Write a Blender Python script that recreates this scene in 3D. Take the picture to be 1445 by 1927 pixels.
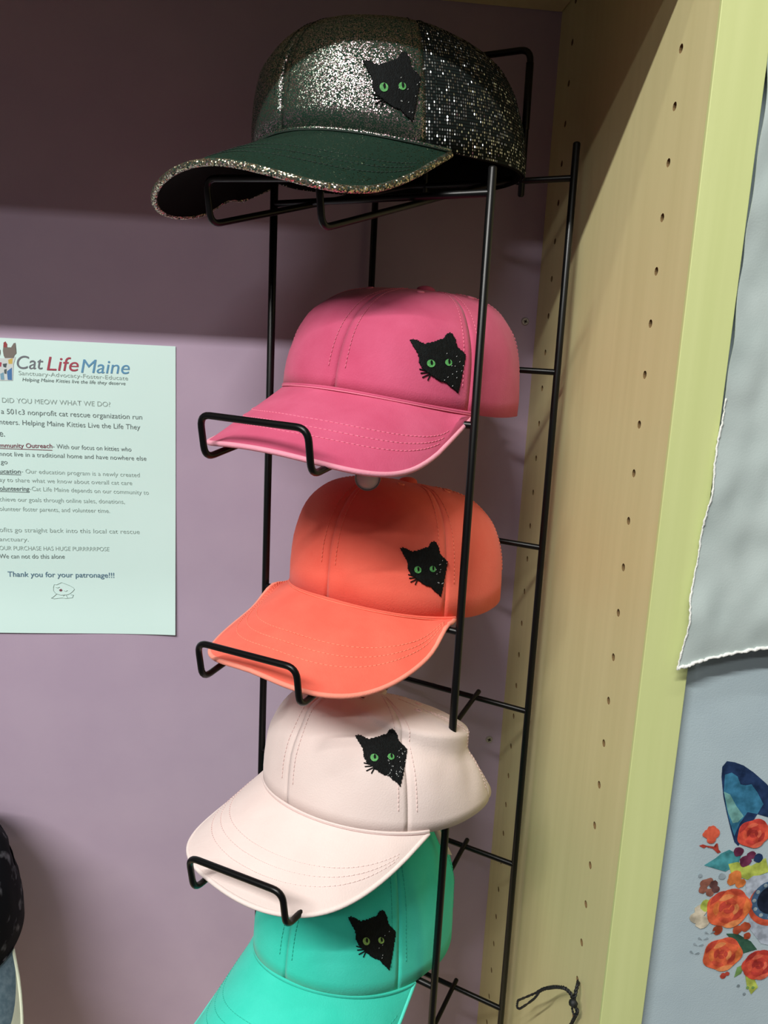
import bpy, bmesh, math, random
from mathutils import Vector, Matrix, Euler, noise
from mathutils.bvhtree import BVHTree

random.seed(7)
for o in list(bpy.data.objects):
    bpy.data.objects.remove(o, do_unlink=True)
scene = bpy.context.scene
COL = scene.collection
Z0 = 1.5                      # camera height above the floor; plan data below are millimetres from that level


def W(x, y, z):               # millimetres (x right, y into the wall, z from eye level) -> metres
    return Vector((x / 1000.0, y / 1000.0, Z0 + z / 1000.0))


# ---------------------------------------------------------------- camera
yaw, pit, rol = math.radians(6.43), math.radians(-11.48), math.radians(2.92)
fwd0 = Vector((math.sin(yaw), math.cos(yaw), 0)); right0 = Vector((math.cos(yaw), -math.sin(yaw), 0)); up0 = Vector((0, 0, 1))
fwd = math.cos(pit) * fwd0 + math.sin(pit) * up0
up1 = math.cos(pit) * up0 - math.sin(pit) * fwd0
cr = math.cos(rol) * right0 + math.sin(rol) * up1
cu = math.cos(rol) * up1 - math.sin(rol) * right0
cam_data = bpy.data.cameras.new('camera')
cam_data.sensor_fit = 'VERTICAL'
cam_data.sensor_height = 24.0
cam_data.lens = 24.0 * 1560.08 / 1927.0
cam_data.clip_start = 0.02
cam = bpy.data.objects.new('camera', cam_data)
COL.objects.link(cam)
M = Matrix((cr, cu, -fwd)).transposed().to_4x4()
M.translation = W(0, -779.33, 0)
cam.matrix_world = M
scene.camera = cam

# ---------------------------------------------------------------- world, lamps, exposure
world = bpy.data.worlds.new('room_ambient')
scene.world = world
world.use_nodes = True
bg = world.node_tree.nodes['Background']
bg.inputs[0].default_value = (1.0, 0.88, 0.84, 1)
bg.inputs[1].default_value = 0.085
scene.view_settings.view_transform = 'Standard'
scene.view_settings.look = 'None'
scene.view_settings.exposure = 0.0
scene.view_settings.gamma = 1.0
scene.view_settings.use_curve_mapping = False


def ceiling_tube(x, y, z, length, width, watts, color=(1.0, 0.985, 0.94)):
    """fluorescent ceiling tube, long axis parallel to the back wall, shining down and towards the shelves"""
    d = bpy.data.lights.new('ceiling_tube', 'AREA')
    d.shape = 'RECTANGLE'; d.size = length; d.size_y = width
    d.energy = watts; d.color = color
    o = bpy.data.objects.new('ceiling_tube', d)
    COL.objects.link(o)
    o.location = W(x, y, z)
    aim = W(60, -150, -250) - o.location
    aim.x = 0
    o.rotation_euler = aim.to_track_quat('-Z', 'Y').to_euler()
    return o


ceiling_tube(-1300, -1998, 1740, 1.8, 0.045, 95)
ceiling_tube(-900, -3030, 1740, 1.8, 0.07, 19)
ceiling_tube(-450, -1198, 1740, 1.8, 0.07, 12)


# ---------------------------------------------------------------- measured data (millimetres)
TEXT_LINES = [
    ('Cat', -247.3, -38.2, -224.6, -37.7, 11.9, 'grey2', 1),
    ('Life', -221.7, -38.5, -194.1, -38.1, 12.6, 'red', 1),
    ('Maine', -192.1, -39.2, -149.6, -38.4, 12.4, 'blue', 1),
    ('Sanctuary-Advocacy-Foster-Educate', -246.1, -43.7, -151.1, -44.1, 3.8, 'pale', 0),
    ('Helping Maine Kitties live the life they deserve', -243.0, -49.0, -153.4, -48.6, 3.2, 'mid', 2),
    ('DID YOU MEOW WHAT WE DO?', -261.2, -68.8, -167.1, -68.6, 4.5, 'pale', 0),
    ('a 501c3 nonprofit cat rescue organization run', -262.4, -78.9, -139.0, -79.1, 4.8, 'mid', 0),
    ('nteers. Helping Maine Kitties Live the Life They', -264.2, -88.3, -140.8, -88.3, 4.7, 'mid', 0),
    ('e.', -264.6, -99.4, -260.0, -99.4, 4.5, 'mid', 0),
    ('mmunity Outreach', -265.0, -109.5, -219.0, -108.4, 4.2, 'maroon', 3),
    ('- With our focus on kitties who', -218.4, -108.6, -148.9, -108.9, 4.3, 'mid', 0),
    ('nnot live in a traditional home and have nowhere else', -265.3, -117.1, -135.5, -116.9, 4.2, 'mid', 0),
    ('go', -264.5, -124.5, -258.7, -124.5, 3.0, 'mid', 0),
    ('ucation', -266.0, -133.1, -247.4, -132.8, 4.1, 'mid', 3),
    ('- Our education program is a newly created', -246.8, -132.4, -141.6, -132.5, 4.1, 'pale', 0),
    ('ay to share what we know about overall cat care', -266.3, -140.9, -148.5, -140.2, 4.1, 'pale', 0),
    ('olunteering', -266.6, -149.1, -240.4, -148.7, 4.2, 'mid', 3),
    ('-Cat Life Maine depends on our community to', -240.1, -148.5, -133.5, -148.8, 4.1, 'pale', 0),
    ('chieve our goals through online sales, donations,', -267.0, -159.1, -155.4, -158.1, 4.2, 'pale', 0),
    ('olunteer foster parents, and volunteer time.', -267.4, -168.0, -169.0, -167.2, 4.2, 'pale', 0),
    ('ofits go straight back into this local cat rescue', -268.2, -187.9, -142.1, -186.6, 4.4, 'pale', 0),
    ('anctuary.', -268.6, -196.7, -242.7, -196.4, 4.1, 'pale', 0),
    ('OUR PURCHASE HAS HUGE PURRRRRPOSE', -268.9, -205.2, -170.1, -204.1, 4.1, 'pale', 0),
    ('We can not do this alone', -269.2, -213.2, -210.7, -212.3, 4.5, 'mid', 0),
    ('Thank you for your patronage!!!', -262.5, -230.6, -165.9, -230.0, 5.1, 'slate', 1),
]
KITTEN = {'head': [(-221.7, -240.8), (-220.9, -237.6), (-218.6, -237.8), (-214.1, -235.5), (-210.3, -237.0), (-206.6, -238.6), (-203.6, -240.5), (-202.6, -242.1), (-204.5, -244.4), (-206.8, -246.3), (-209.1, -247.4), (-215.1, -247.9), (-219.6, -246.5), (-221.7, -243.8), (-221.7, -240.8)], 'body': [(-218.9, -246.8), (-222.0, -249.8), (-224.0, -251.0), (-221.3, -251.6), (-213.7, -250.5), (-210.7, -251.2), (-204.6, -250.3), (-203.6, -247.8), (-206.0, -247.4)], 'eye_a': [(-219.5, -240.3), (-217.7, -240.8), (-216.1, -240.1)], 'eye_b': [(-212.3, -243.3), (-210.5, -244.2), (-209.0, -243.2)], 'paw': [(-212.9, -248.8), (-211.3, -247.2), (-209.9, -248.8), (-208.9, -250.7)]}
KITTEN_MOUTH = [(-216.5, -242.7), (-214.7, -241.7), (-213.5, -243.0), (-214.7, -244.3), (-216.2, -244.0)]
LOGO = {'greycat': [(-258.2, -27.4), (-258.7, -23.1), (-257.7, -15.9), (-255.9, -15.1), (-254.7, -20.0), (-251.6, -19.9), (-249.3, -16.2), (-247.7, -15.7), (-247.7, -21.1), (-247.2, -24.7), (-249.0, -26.7), (-249.8, -29.2), (-253.4, -30.8), (-256.9, -30.2)], 'redear': [(-257.9, -20.2), (-257.9, -16.2), (-256.2, -14.9), (-254.8, -17.2), (-255.2, -20.1)], 'body': [(-261.8, -29.8), (-257.6, -29.6), (-249.8, -29.2), (-247.9, -27.6), (-250.0, -34.3), (-251.2, -48.9), (-262.6, -49.4)], 'yellow': [(-254.5, -30.9), (-250.5, -29.2), (-251.0, -34.3), (-254.2, -34.5)], 'rd': [(-261.9, -33.1), (-260.0, -33.6), (-260.7, -37.4), (-262.1, -37.0)], 'bl': [(-255.9, -41.1), (-251.5, -37.5), (-251.8, -48.6), (-255.5, -48.5)], 'bl2': [(-261.7, -43.5), (-258.8, -42.0), (-258.3, -48.5), (-261.4, -48.6)], 'dk': [(-259.2, -34.7), (-255.6, -34.0), (-256.5, -37.8), (-258.7, -37.3)], 'dk2': [(-258.3, -39.7), (-256.0, -38.9), (-256.4, -43.3), (-258.1, -43.1)], 'brow': [(-261.5, -21.8), (-260.8, -22.5), (-261.0, -26.1), (-261.7, -27.6)]}
PRINT_POLYS = [
    ('ear', 'navy', [(289.0, -271.3), (288.5, -264.0), (291.2, -260.0), (296.9, -260.9), (303.6, -263.4), (311.4, -268.5), (321.6, -276.7), (331.2, -286.4), (334.0, -304.3), (318.9, -299.6), (308.5, -307.0), (308.7, -323.6), (305.4, -320.5), (301.0, -309.9), (296.5, -297.9), (292.4, -286.0)]),
    ('ear_inner', 'teal', [(291.2, -269.9), (295.9, -268.4), (300.5, -271.4), (303.5, -277.3), (307.1, -278.0), (311.3, -277.3), (316.4, -283.3), (322.1, -292.2), (318.9, -299.6), (311.5, -298.0), (307.0, -307.0), (304.7, -315.9), (300.6, -306.9), (295.4, -293.4), (292.1, -281.6)]),
    ('ear_light', 'seafoam', [(292.2, -282.3), (297.0, -284.5), (303.0, -293.5), (309.3, -301.0), (305.7, -305.4), (302.1, -306.1), (297.5, -297.9)]),
    ('leaf', 'tealleaf', [(285.8, -337.6), (293.4, -332.4), (297.2, -328.7), (302.6, -326.2), (311.7, -331.2), (310.7, -337.3), (302.1, -343.0)]),
    ('leaf', 'lime', [(303.4, -337.2), (309.7, -335.8), (320.3, -339.1), (330.1, -333.1), (334.2, -344.0), (319.0, -349.8), (306.7, -344.9)]),
    ('leaf', 'darkgreen', [(309.6, -392.0), (317.8, -392.2), (329.1, -399.0), (334.6, -405.6), (324.6, -408.5), (316.7, -400.2)]),
    ('leaf', 'lime', [(328.4, -424.9), (334.7, -426.8), (340.0, -436.8), (335.5, -442.4), (331.1, -434.8)]),
    ('leaf', 'green', [(320.6, -427.9), (321.7, -419.7), (327.3, -416.7), (325.4, -424.8)]),
    ('face', 'palelav', [(317.8, -351.4), (322.9, -346.8), (343.3, -345.7), (352.4, -404.6), (336.9, -400.9), (327.0, -389.3)]),
    ('stem', 'redbrown', [(294.3, -328.6), (290.2, -324.8), (285.8, -323.6), (285.6, -322.4), (290.7, -323.2), (293.2, -325.6), (292.1, -321.0), (293.3, -321.0), (294.6, -325.6), (296.5, -327.6)]),
    ('bud', 'redbrown', [(279.9, -322.3), (282.6, -321.3), (286.4, -322.7), (283.7, -324.3)]),
]
PRINT_ROSES = [(318.1, -313.9, 11.9, 'r'), (308.2, -371.4, 16.5, 'o'), (308.9, -408.0, 14.6, 'o'), (337.9, -417.9, 12.9, 'r')]
PRINT_DOTS = [(309.3, -327.8, 3.8, 'plum'), (315.4, -335.1, 4.4, 'plum'), (319.1, -330.6, 3.2, 'plum'), (324.5, -333.0, 3.5, 'navy'), (283.9, -345.3, 1.5, 'mist'), (299.9, -346.3, 2.6, 'mist'), (324.6, -434.7, 1.2, 'mist'), (330.1, -441.7, 1.2, 'mist'), (331.9, -436.5, 1.2, 'green'), (335.9, -436.7, 1.2, 'green'), (312.1, -425.9, 2.4, 'redbrown'), (314.9, -424.4, 1.8, 'redbrown'), (285.8, -377.8, 4.9, 'cream'), (290.7, -381.9, 5.3, 'cream'), (288.0, -372.4, 4.9, 'cream'), (291.8, -368.6, 4.7, 'lime'), (309.9, -347.3, 5.0, 'amber'), (314.2, -352.1, 3.8, 'amber'), (307.4, -350.3, 3.5, 'amber'), (285.1, -313.4, 3.7, 'bud'), (290.1, -313.4, 4.0, 'bud'), (287.2, -310.9, 3.7, 'bud'), (288.2, -317.2, 3.7, 'bud'), (288.1, -351.4, 3.4, 'brown'), (287.2, -356.0, 3.2, 'brown'), (291.2, -350.0, 2.9, 'brown'), (294.7, -352.4, 3.2, 'dkbrown'), (292.9, -358.5, 3.2, 'brown'), (296.7, -356.3, 2.9, 'dkbrown'), (322.9, -386.8, 3.9, 'rust'), (317.3, -389.0, 3.6, 'rust'), (302.6, -388.6, 3.8, 'rust'), (325.5, -394.1, 2.9, 'rust')]
PRINT_EYE = (339.8, -366.0, 15.6)
SPRIG = [(287.5, -407.2), (289.6, -400.9), (292.6, -396.2), (297.1, -391.6)]
CAPS = {
    1: dict(pos=(62.6, -128.3, 137.3), rot=(2.2928, -0.0616, 0.0215), shape=dict(af=102.160, ab=116.018, b=92.188, H=77.072, drop=16.153, bk=0.000, e1=0.602, e2=0.752, ts=-10.323, tilt=8.622, bl=69.891, bw=10.964, bs=0.794, be=0.413, bc=0.379, bsl=0.367, pm=1.222),
            cat=dict(o=[-66.3, 68.4, 21.8], d=[0.653, -0.718, 0.24], r=[-0.738, -0.674, -0.01], u=[-0.148, 0.155, 0.864], w=35.4, h=38.7)),  # phi 47
    2: dict(pos=(84.6, -135.3, -33.5), rot=(2.5621, 0.0165, -0.0583), shape=dict(af=108.215, ab=96.919, b=85.819, H=74.523, drop=9.910, bk=-8.000, e1=0.540, e2=0.891, ts=-16.094, tilt=-4.081, bl=75.586, bw=-4.219, bs=0.979, be=0.364, bc=0.372, bsl=0.439, pm=1.100),
            cat=dict(o=[-57.1, 75.3, 24.7], d=[0.4, -0.916, -0.028], r=[-0.908, -0.4, 0.111], u=[0.121, 0.023, 0.976], w=36.1, h=39.3)),  # phi 44
    3: dict(pos=(87.1, -139.5, -178.2), rot=(2.4460, -0.0217, -0.0209), shape=dict(af=95.430, ab=85.411, b=80.588, H=72.932, drop=14.195, bk=-7.000, e1=0.570, e2=0.733, ts=-4.447, tilt=18.442, bl=77.696, bw=11.366, bs=0.699, be=0.837, bc=0.465, bsl=0.348, pm=1.152),
            cat=dict(o=[-58.6, 62.4, 27.9], d=[0.483, -0.826, -0.291], r=[-0.85, -0.52, 0.069], u=[0.205, -0.215, 0.952], w=32.3, h=38.6)),  # phi 48
    4: dict(pos=(73.5, -184.1, -326.0), rot=(2.2347, 0.0070, 0.0558), shape=dict(af=90.383, ab=87.260, b=87.322, H=60.841, drop=9.588, bk=-13.000, e1=0.630, e2=0.973, ts=3.206, tilt=35.826, bl=63.516, bw=-2.231, bs=0.893, be=0.516, bc=0.285, bsl=0.464, pm=1.222, cone=0.420),
            cat=dict(o=[-57.4, 53.9, 45.2], d=[0.648, -0.63, -0.429], r=[-0.692, -0.722, 0.015], u=[0.306, -0.275, 0.866], w=35.3, h=37.9)),  # phi 48
    5: dict(pos=(68.9, -158.4, -461.8), rot=(2.5195, 0.0064, -0.0001), shape=dict(af=111.032, ab=81.689, b=75.336, H=91.392, drop=25.289, bk=-5.000, e1=0.622, e2=0.945, ts=-10.043, tilt=2.221, bl=66.448, bw=5.517, bs=0.845, be=0.515, bc=0.493, bsl=0.439, pm=1.222),
            cat=dict(o=[-50.6, 74.0, 31.0], d=[0.372, -0.69, -0.622], r=[-0.862, -0.505, 0.045], u=[0.312, -0.458, 0.695], w=34.4, h=39.5)),  # phi 45
}

# ---------------------------------------------------------------- helpers
def tag(o, label=None, cat=None, group=None, kind=None):
    if label: o['label'] = label
    if cat: o['category'] = cat
    if group: o['group'] = group
    if kind: o['kind'] = kind
    return o


def empty(name, loc=(0, 0, 0)):
    o = bpy.data.objects.new(name, None)
    o.empty_display_size = 0.02
    COL.objects.link(o)
    o.location = loc
    return o


def mesh_obj(name, verts, faces, mat, parent=None, smooth=True):
    me = bpy.data.meshes.new(name)
    me.from_pydata([tuple(v) for v in verts], [], faces)
    me.validate(); me.update()
    if smooth:
        me.polygons.foreach_set('use_smooth', [True] * len(me.polygons))
    o = bpy.data.objects.new(name, me)
    COL.objects.link(o)
    if mat: me.materials.append(mat)
    if parent: o.parent = parent
    return o


def bm_obj(name, bm, mat, parent=None, smooth=False):
    me = bpy.data.meshes.new(name)
    bm.normal_update(); bm.to_mesh(me); bm.free()
    if smooth:
        me.polygons.foreach_set('use_smooth', [True] * len(me.polygons))
    o = bpy.data.objects.new(name, me)
    COL.objects.link(o)
    if mat: me.materials.append(mat)
    if parent: o.parent = parent
    return o


def box_bm(lo, hi, bevel=0.0):
    bm = bmesh.new()
    bmesh.ops.create_cube(bm, size=1)
    lo, hi = Vector(lo), Vector(hi)
    for v in bm.verts:
        v.co = Vector([lo[i] + (v.co[i] + .5) * (hi[i] - lo[i]) for i in range(3)])
    if bevel:
        bmesh.ops.bevel(bm, geom=list(bm.edges), offset=bevel, segments=2, affect='EDGES', profile=.5)
    return bm


def fillet(pts, r, n=6):
    """round the inner corners of a polyline"""
    pts = [Vector(p) for p in pts]
    out = [pts[0]]
    for i in range(1, len(pts) - 1):
        a, b, c = pts[i - 1], pts[i], pts[i + 1]
        d1, d2 = (a - b), (c - b)
        t = min(r, d1.length * .45, d2.length * .45)
        p1, p2 = b + d1.normalized() * t, b + d2.normalized() * t
        for k in range(n + 1):
            s = k / n
            out.append(p1 * (1 - s) ** 2 + b * 2 * s * (1 - s) + p2 * s * s)
    out.append(pts[-1])
    return out


def tube(pts, rad, sides=12, closed=False, round_ends=True):
    """sweep a circle along a polyline -> verts, faces"""
    pts = [Vector(p) for p in pts]
    radii = rad if isinstance(rad, list) else [rad] * len(pts)
    if round_ends and not closed:
        d0 = (pts[0] - pts[1]).normalized(); d1 = (pts[-1] - pts[-2]).normalized()
        r0, r1 = radii[0], radii[-1]
        pts = [pts[0] + d0 * r0 * .5, pts[0] + d0 * r0 * .35] + pts + [pts[-1] + d1 * r1 * .35, pts[-1] + d1 * r1 * .5]
        radii = [r0 * .3, r0 * .75] + radii + [r1 * .75, r1 * .3]
    n = len(pts)
    verts, faces = [], []
    tang = []
    for i in range(n):
        a = pts[i - 1] if (i > 0 or closed) else pts[i]
        b = pts[(i + 1) % n] if (i < n - 1 or closed) else pts[i]
        tang.append((b - a).normalized())
    ref = Vector((0, 0, 1)) if abs(tang[0].z) < .9 else Vector((1, 0, 0))
    nrm = (ref - tang[0] * ref.dot(tang[0])).normalized()
    for i in range(n):
        nrm = (nrm - tang[i] * nrm.dot(tang[i])).normalized()
        bi = tang[i].cross(nrm)
        for k in range(sides):
            a = 2 * math.pi * k / sides
            verts.append(pts[i] + (nrm * math.cos(a) + bi * math.sin(a)) * radii[i])
    last = n if closed else n - 1
    for i in range(last):
        j = (i + 1) % n
        for k in range(sides):
            k2 = (k + 1) % sides
            faces.append((i * sides + k, i * sides + k2, j * sides + k2, j * sides + k))
    if not closed:
        faces.append(tuple(range(sides))[::-1])
        faces.append(tuple((n - 1) * sides + k for k in range(sides)))
    return verts, faces


def tube_obj(name, pts, rad, mat, parent=None, sides=12, closed=False):
    v, f = tube(pts, rad, sides, closed)
    return mesh_obj(name, v, f, mat, parent)


# ---------------------------------------------------------------- materials
def lin(c):
    return tuple(((v / 255) / 12.92 if v / 255 <= .04045 else ((v / 255 + .055) / 1.055) ** 2.4) for v in c) + (1,)


def new_mat(name):
    m = bpy.data.materials.new(name)
    m.use_nodes = True
    nt = m.node_tree
    return m, nt, nt.nodes['Principled BSDF']


def N(nt, kind, **kw):
    n = nt.nodes.new(kind)
    for k, v in kw.items():
        if k in n.inputs: n.inputs[k].default_value = v
        else: setattr(n, k, v)
    return n


def plain(name, rgb, rough=.6, metal=0.0, spec=.5):
    m, nt, b = new_mat(name)
    b.inputs['Base Color'].default_value = lin(rgb)
    b.inputs['Roughness'].default_value = rough
    b.inputs['Metallic'].default_value = metal
    b.inputs['Specular IOR Level'].default_value = spec
    return m


def mottled(name, rgb, rgb2, scale=(20, 20, 20), rough=.6, detail=4, bump=0.0, bscale=400, spec=.4, lo=.35, hi=.65, sheen=0.0):
    m, nt, b = new_mat(name)
    tc = N(nt, 'ShaderNodeTexCoord')
    mp = N(nt, 'ShaderNodeMapping'); mp.inputs['Scale'].default_value = scale
    no = N(nt, 'ShaderNodeTexNoise'); no.inputs['Scale'].default_value = 1.0; no.inputs['Detail'].default_value = detail
    ra = N(nt, 'ShaderNodeValToRGB')
    ra.color_ramp.elements[0].position = lo; ra.color_ramp.elements[0].color = lin(rgb)
    ra.color_ramp.elements[1].position = hi; ra.color_ramp.elements[1].color = lin(rgb2)
    L = nt.links.new
    L(tc.outputs['Object'], mp.inputs['Vector']); L(mp.outputs[0], no.inputs['Vector'])
    L(no.outputs['Fac'], ra.inputs[0]); L(ra.outputs[0], b.inputs['Base Color'])
    b.inputs['Roughness'].default_value = rough
    b.inputs['Specular IOR Level'].default_value = spec
    if sheen:
        b.inputs['Sheen Weight'].default_value = sheen
        b.inputs['Sheen Roughness'].default_value = .5
    if bump:
        n2 = N(nt, 'ShaderNodeTexNoise'); n2.inputs['Scale'].default_value = bscale; n2.inputs['Detail'].default_value = 3
        bu = N(nt, 'ShaderNodeBump'); bu.inputs['Strength'].default_value = bump; bu.inputs['Distance'].default_value = .001
        L(tc.outputs['Object'], n2.inputs['Vector']); L(n2.outputs['Fac'], bu.inputs['Height']); L(bu.outputs[0], b.inputs['Normal'])
    return m


def twill(name, rgb, rgb2):
    """washed cotton twill: faded blotches, fine diagonal weave"""
    m, nt, b = new_mat(name)
    L = nt.links.new
    tc = N(nt, 'ShaderNodeTexCoord')
    no = N(nt, 'ShaderNodeTexNoise'); no.inputs['Scale'].default_value = 26; no.inputs['Detail'].default_value = 6; no.inputs['Roughness'].default_value = .6
    ra = N(nt, 'ShaderNodeValToRGB')
    ra.color_ramp.elements[0].position = .3; ra.color_ramp.elements[0].color = lin(rgb)
    ra.color_ramp.elements[1].position = .72; ra.color_ramp.elements[1].color = lin(rgb2)
    L(tc.outputs['Object'], no.inputs['Vector']); L(no.outputs['Fac'], ra.inputs[0]); L(ra.outputs[0], b.inputs['Base Color'])
    mp = N(nt, 'ShaderNodeMapping'); mp.inputs['Rotation'].default_value = (.6, .5, .7)
    wv = N(nt, 'ShaderNodeTexWave'); wv.inputs['Scale'].default_value = 420; wv.inputs['Distortion'].default_value = 2.0
    n2 = N(nt, 'ShaderNodeTexNoise'); n2.inputs['Scale'].default_value = 900; n2.inputs['Detail'].default_value = 2
    ad = N(nt, 'ShaderNodeMath', operation='ADD')
    bu = N(nt, 'ShaderNodeBump'); bu.inputs['Strength'].default_value = .28; bu.inputs['Distance'].default_value = .0006
    L(tc.outputs['Object'], mp.inputs['Vector']); L(mp.outputs[0], wv.inputs['Vector']); L(tc.outputs['Object'], n2.inputs['Vector'])
    ad.inputs[0].default_value = 0.0; L(n2.outputs['Fac'], ad.inputs[1]); L(ad.outputs[0], bu.inputs['Height']); L(bu.outputs[0], b.inputs['Normal'])
    b.inputs['Roughness'].default_value = .9
    b.inputs['Specular IOR Level'].default_value = .15
    b.inputs['Sheen Weight'].default_value = .12
    return m


def glitter(name, base, flake_a, flake_b, scale=1500, dev=.8, amount=.45, rough=.28):
    """cloth carrying tiny mirror flakes, each flake with its own tilt"""
    m, nt, b = new_mat(name)
    L = nt.links.new
    tc = N(nt, 'ShaderNodeTexCoord')
    vo = N(nt, 'ShaderNodeTexVoronoi'); vo.inputs['Scale'].default_value = scale
    L(tc.outputs['Object'], vo.inputs['Vector'])
    sub = N(nt, 'ShaderNodeVectorMath', operation='SUBTRACT'); sub.inputs[1].default_value = (.5, .5, .5)
    scl = N(nt, 'ShaderNodeVectorMath', operation='SCALE'); scl.inputs['Scale'].default_value = dev
    geo = N(nt, 'ShaderNodeNewGeometry')
    add = N(nt, 'ShaderNodeVectorMath', operation='ADD')
    nor = N(nt, 'ShaderNodeVectorMath', operation='NORMALIZE')
    L(vo.outputs['Color'], sub.inputs[0]); L(sub.outputs[0], scl.inputs[0]); L(scl.outputs[0], add.inputs[0])
    L(geo.outputs['Normal'], add.inputs[1]); L(add.outputs[0], nor.inputs[0])
    sep = N(nt, 'ShaderNodeSeparateColor'); L(vo.outputs['Color'], sep.inputs[0])
    wn = N(nt, 'ShaderNodeTexWhiteNoise'); L(vo.outputs['Position'], wn.inputs['Vector'])
    gt = N(nt, 'ShaderNodeMath', operation='LESS_THAN'); gt.inputs[1].default_value = amount
    L(wn.outputs['Value'], gt.inputs[0])
    mixc = N(nt, 'ShaderNodeMix', data_type='RGBA')
    mixc.inputs[6].default_value = lin(flake_a); mixc.inputs[7].default_value = lin(flake_b)
    L(sep.outputs[0], mixc.inputs[0])
    fl = N(nt, 'ShaderNodeBsdfPrincipled')
    fl.inputs['Metallic'].default_value = 1.0; fl.inputs['Roughness'].default_value = rough
    L(mixc.outputs[2], fl.inputs['Base Color']); L(nor.outputs[0], fl.inputs['Normal'])
    b.inputs['Base Color'].default_value = lin(base); b.inputs['Roughness'].default_value = .85
    b.inputs['Specular IOR Level'].default_value = .2
    ms = N(nt, 'ShaderNodeMixShader')
    L(gt.outputs[0], ms.inputs[0]); L(b.outputs[0], ms.inputs[1]); L(fl.outputs[0], ms.inputs[2])
    L(ms.outputs[0], nt.nodes['Material Output'].inputs['Surface'])
    return m


def sparkle_mesh(name):
    """black trucker mesh: rows of little openings with metallic thread ends in between"""
    m, nt, b = new_mat(name)
    L = nt.links.new
    uv = N(nt, 'ShaderNodeUVMap', uv_map='knit')
    mp = N(nt, 'ShaderNodeMapping'); mp.inputs['Scale'].default_value = (1, 1, 1)
    L(uv.outputs[0], mp.inputs['Vector'])
    fr = N(nt, 'ShaderNodeVectorMath', operation='FRACTION'); L(mp.outputs[0], fr.inputs[0])
    ce = N(nt, 'ShaderNodeVectorMath', operation='FLOOR'); L(mp.outputs[0], ce.inputs[0])
    wn = N(nt, 'ShaderNodeTexWhiteNoise'); L(ce.outputs[0], wn.inputs['Vector'])
    off = N(nt, 'ShaderNodeVectorMath', operation='SUBTRACT'); off.inputs[1].default_value = (.5, .3, 0)
    L(fr.outputs[0], off.inputs[0])
    sq = N(nt, 'ShaderNodeVectorMath', operation='MULTIPLY'); sq.inputs[1].default_value = (1.0, .62, 0)
    L(off.outputs[0], sq.inputs[0])
    ln = N(nt, 'ShaderNodeVectorMath', operation='LENGTH'); L(sq.outputs[0], ln.inputs[0])
    near = N(nt, 'ShaderNodeMath', operation='LESS_THAN'); near.inputs[1].default_value = .23
    L(ln.outputs['Value'], near.inputs[0])
    pick = N(nt, 'ShaderNodeMath', operation='LESS_THAN'); pick.inputs[1].default_value = .55
    L(wn.outputs['Value'], pick.inputs[0])
    fac = N(nt, 'ShaderNodeMath', operation='MULTIPLY'); L(near.outputs[0], fac.inputs[0]); L(pick.outputs[0], fac.inputs[1])
    sub = N(nt, 'ShaderNodeVectorMath', operation='SUBTRACT'); sub.inputs[1].default_value = (.5, .5, .5)
    L(wn.outputs['Color'], sub.inputs[0])
    scl = N(nt, 'ShaderNodeVectorMath', operation='SCALE'); scl.inputs['Scale'].default_value = 1.5
    L(sub.outputs[0], scl.inputs[0])
    geo = N(nt, 'ShaderNodeNewGeometry')
    add = N(nt, 'ShaderNodeVectorMath', operation='ADD'); L(scl.outputs[0], add.inputs[0]); L(geo.outputs['Normal'], add.inputs[1])
    nor = N(nt, 'ShaderNodeVectorMath', operation='NORMALIZE'); L(add.outputs[0], nor.inputs[0])
    fl = N(nt, 'ShaderNodeBsdfPrincipled')
    fl.inputs['Base Color'].default_value = lin((225, 230, 230)); fl.inputs['Metallic'].default_value = 1; fl.inputs['Roughness'].default_value = .3
    L(nor.outputs[0], fl.inputs['Normal'])
    b.inputs['Base Color'].default_value = lin((24, 34, 33)); b.inputs['Roughness'].default_value = .9
    b.inputs['Specular IOR Level'].default_value = .15
    sxy = N(nt, 'ShaderNodeSeparateXYZ'); L(fr.outputs[0], sxy.inputs[0])
    hl = N(nt, 'ShaderNodeMath', operation='GREATER_THAN'); hl.inputs[1].default_value = .6
    L(sxy.outputs[1], hl.inputs[0])
    bc = N(nt, 'ShaderNodeMix', data_type='RGBA'); bc.inputs[6].default_value = lin((22, 31, 30)); bc.inputs[7].default_value = lin((9, 12, 12))
    L(hl.outputs[0], bc.inputs[0]); L(bc.outputs[2], b.inputs['Base Color'])
    ms = N(nt, 'ShaderNodeMixShader')
    L(fac.outputs[0], ms.inputs[0]); L(b.outputs[0], ms.inputs[1]); L(fl.outputs[0], ms.inputs[2])
    L(ms.outputs[0], nt.nodes['Material Output'].inputs['Surface'])
    return m


def maple(name, rgb, rgb2, rough=.45):
    return mottled(name, rgb, rgb2, scale=(90, 90, 3.5), rough=rough, detail=7, bump=.04, bscale=300, spec=.35, lo=.3, hi=.7)


MAT_WALL = mottled('mauve_paint', (174, 155, 177), (179, 160, 181), scale=(14, 14, 14), rough=.75, bump=.08, bscale=700, spec=.25)
MAT_MAPLE = maple('maple_laminate', (212, 203, 150), (219, 210, 158))
MAT_EDGE = maple('maple_edge_strip', (206, 215, 148), (214, 222, 157))
MAT_SHELF = maple('shelf_maple', (206, 192, 150), (214, 200, 158))
MAT_WIRE = plain('black_powder_coat', (10, 11, 12), rough=.32, spec=.3)
MAT_HOLE = plain('bare_chipboard', (120, 96, 60), rough=.9)
MAT_STEEL = plain('screw_steel', (190, 186, 182), rough=.4, metal=.7)
MAT_DARK = plain('recess_black', (20, 18, 18), rough=.8)
MAT_PAPER = mottled('paper', (212, 240, 236), (216, 243, 240), scale=(6, 6, 6), rough=.8, spec=.2)

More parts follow.
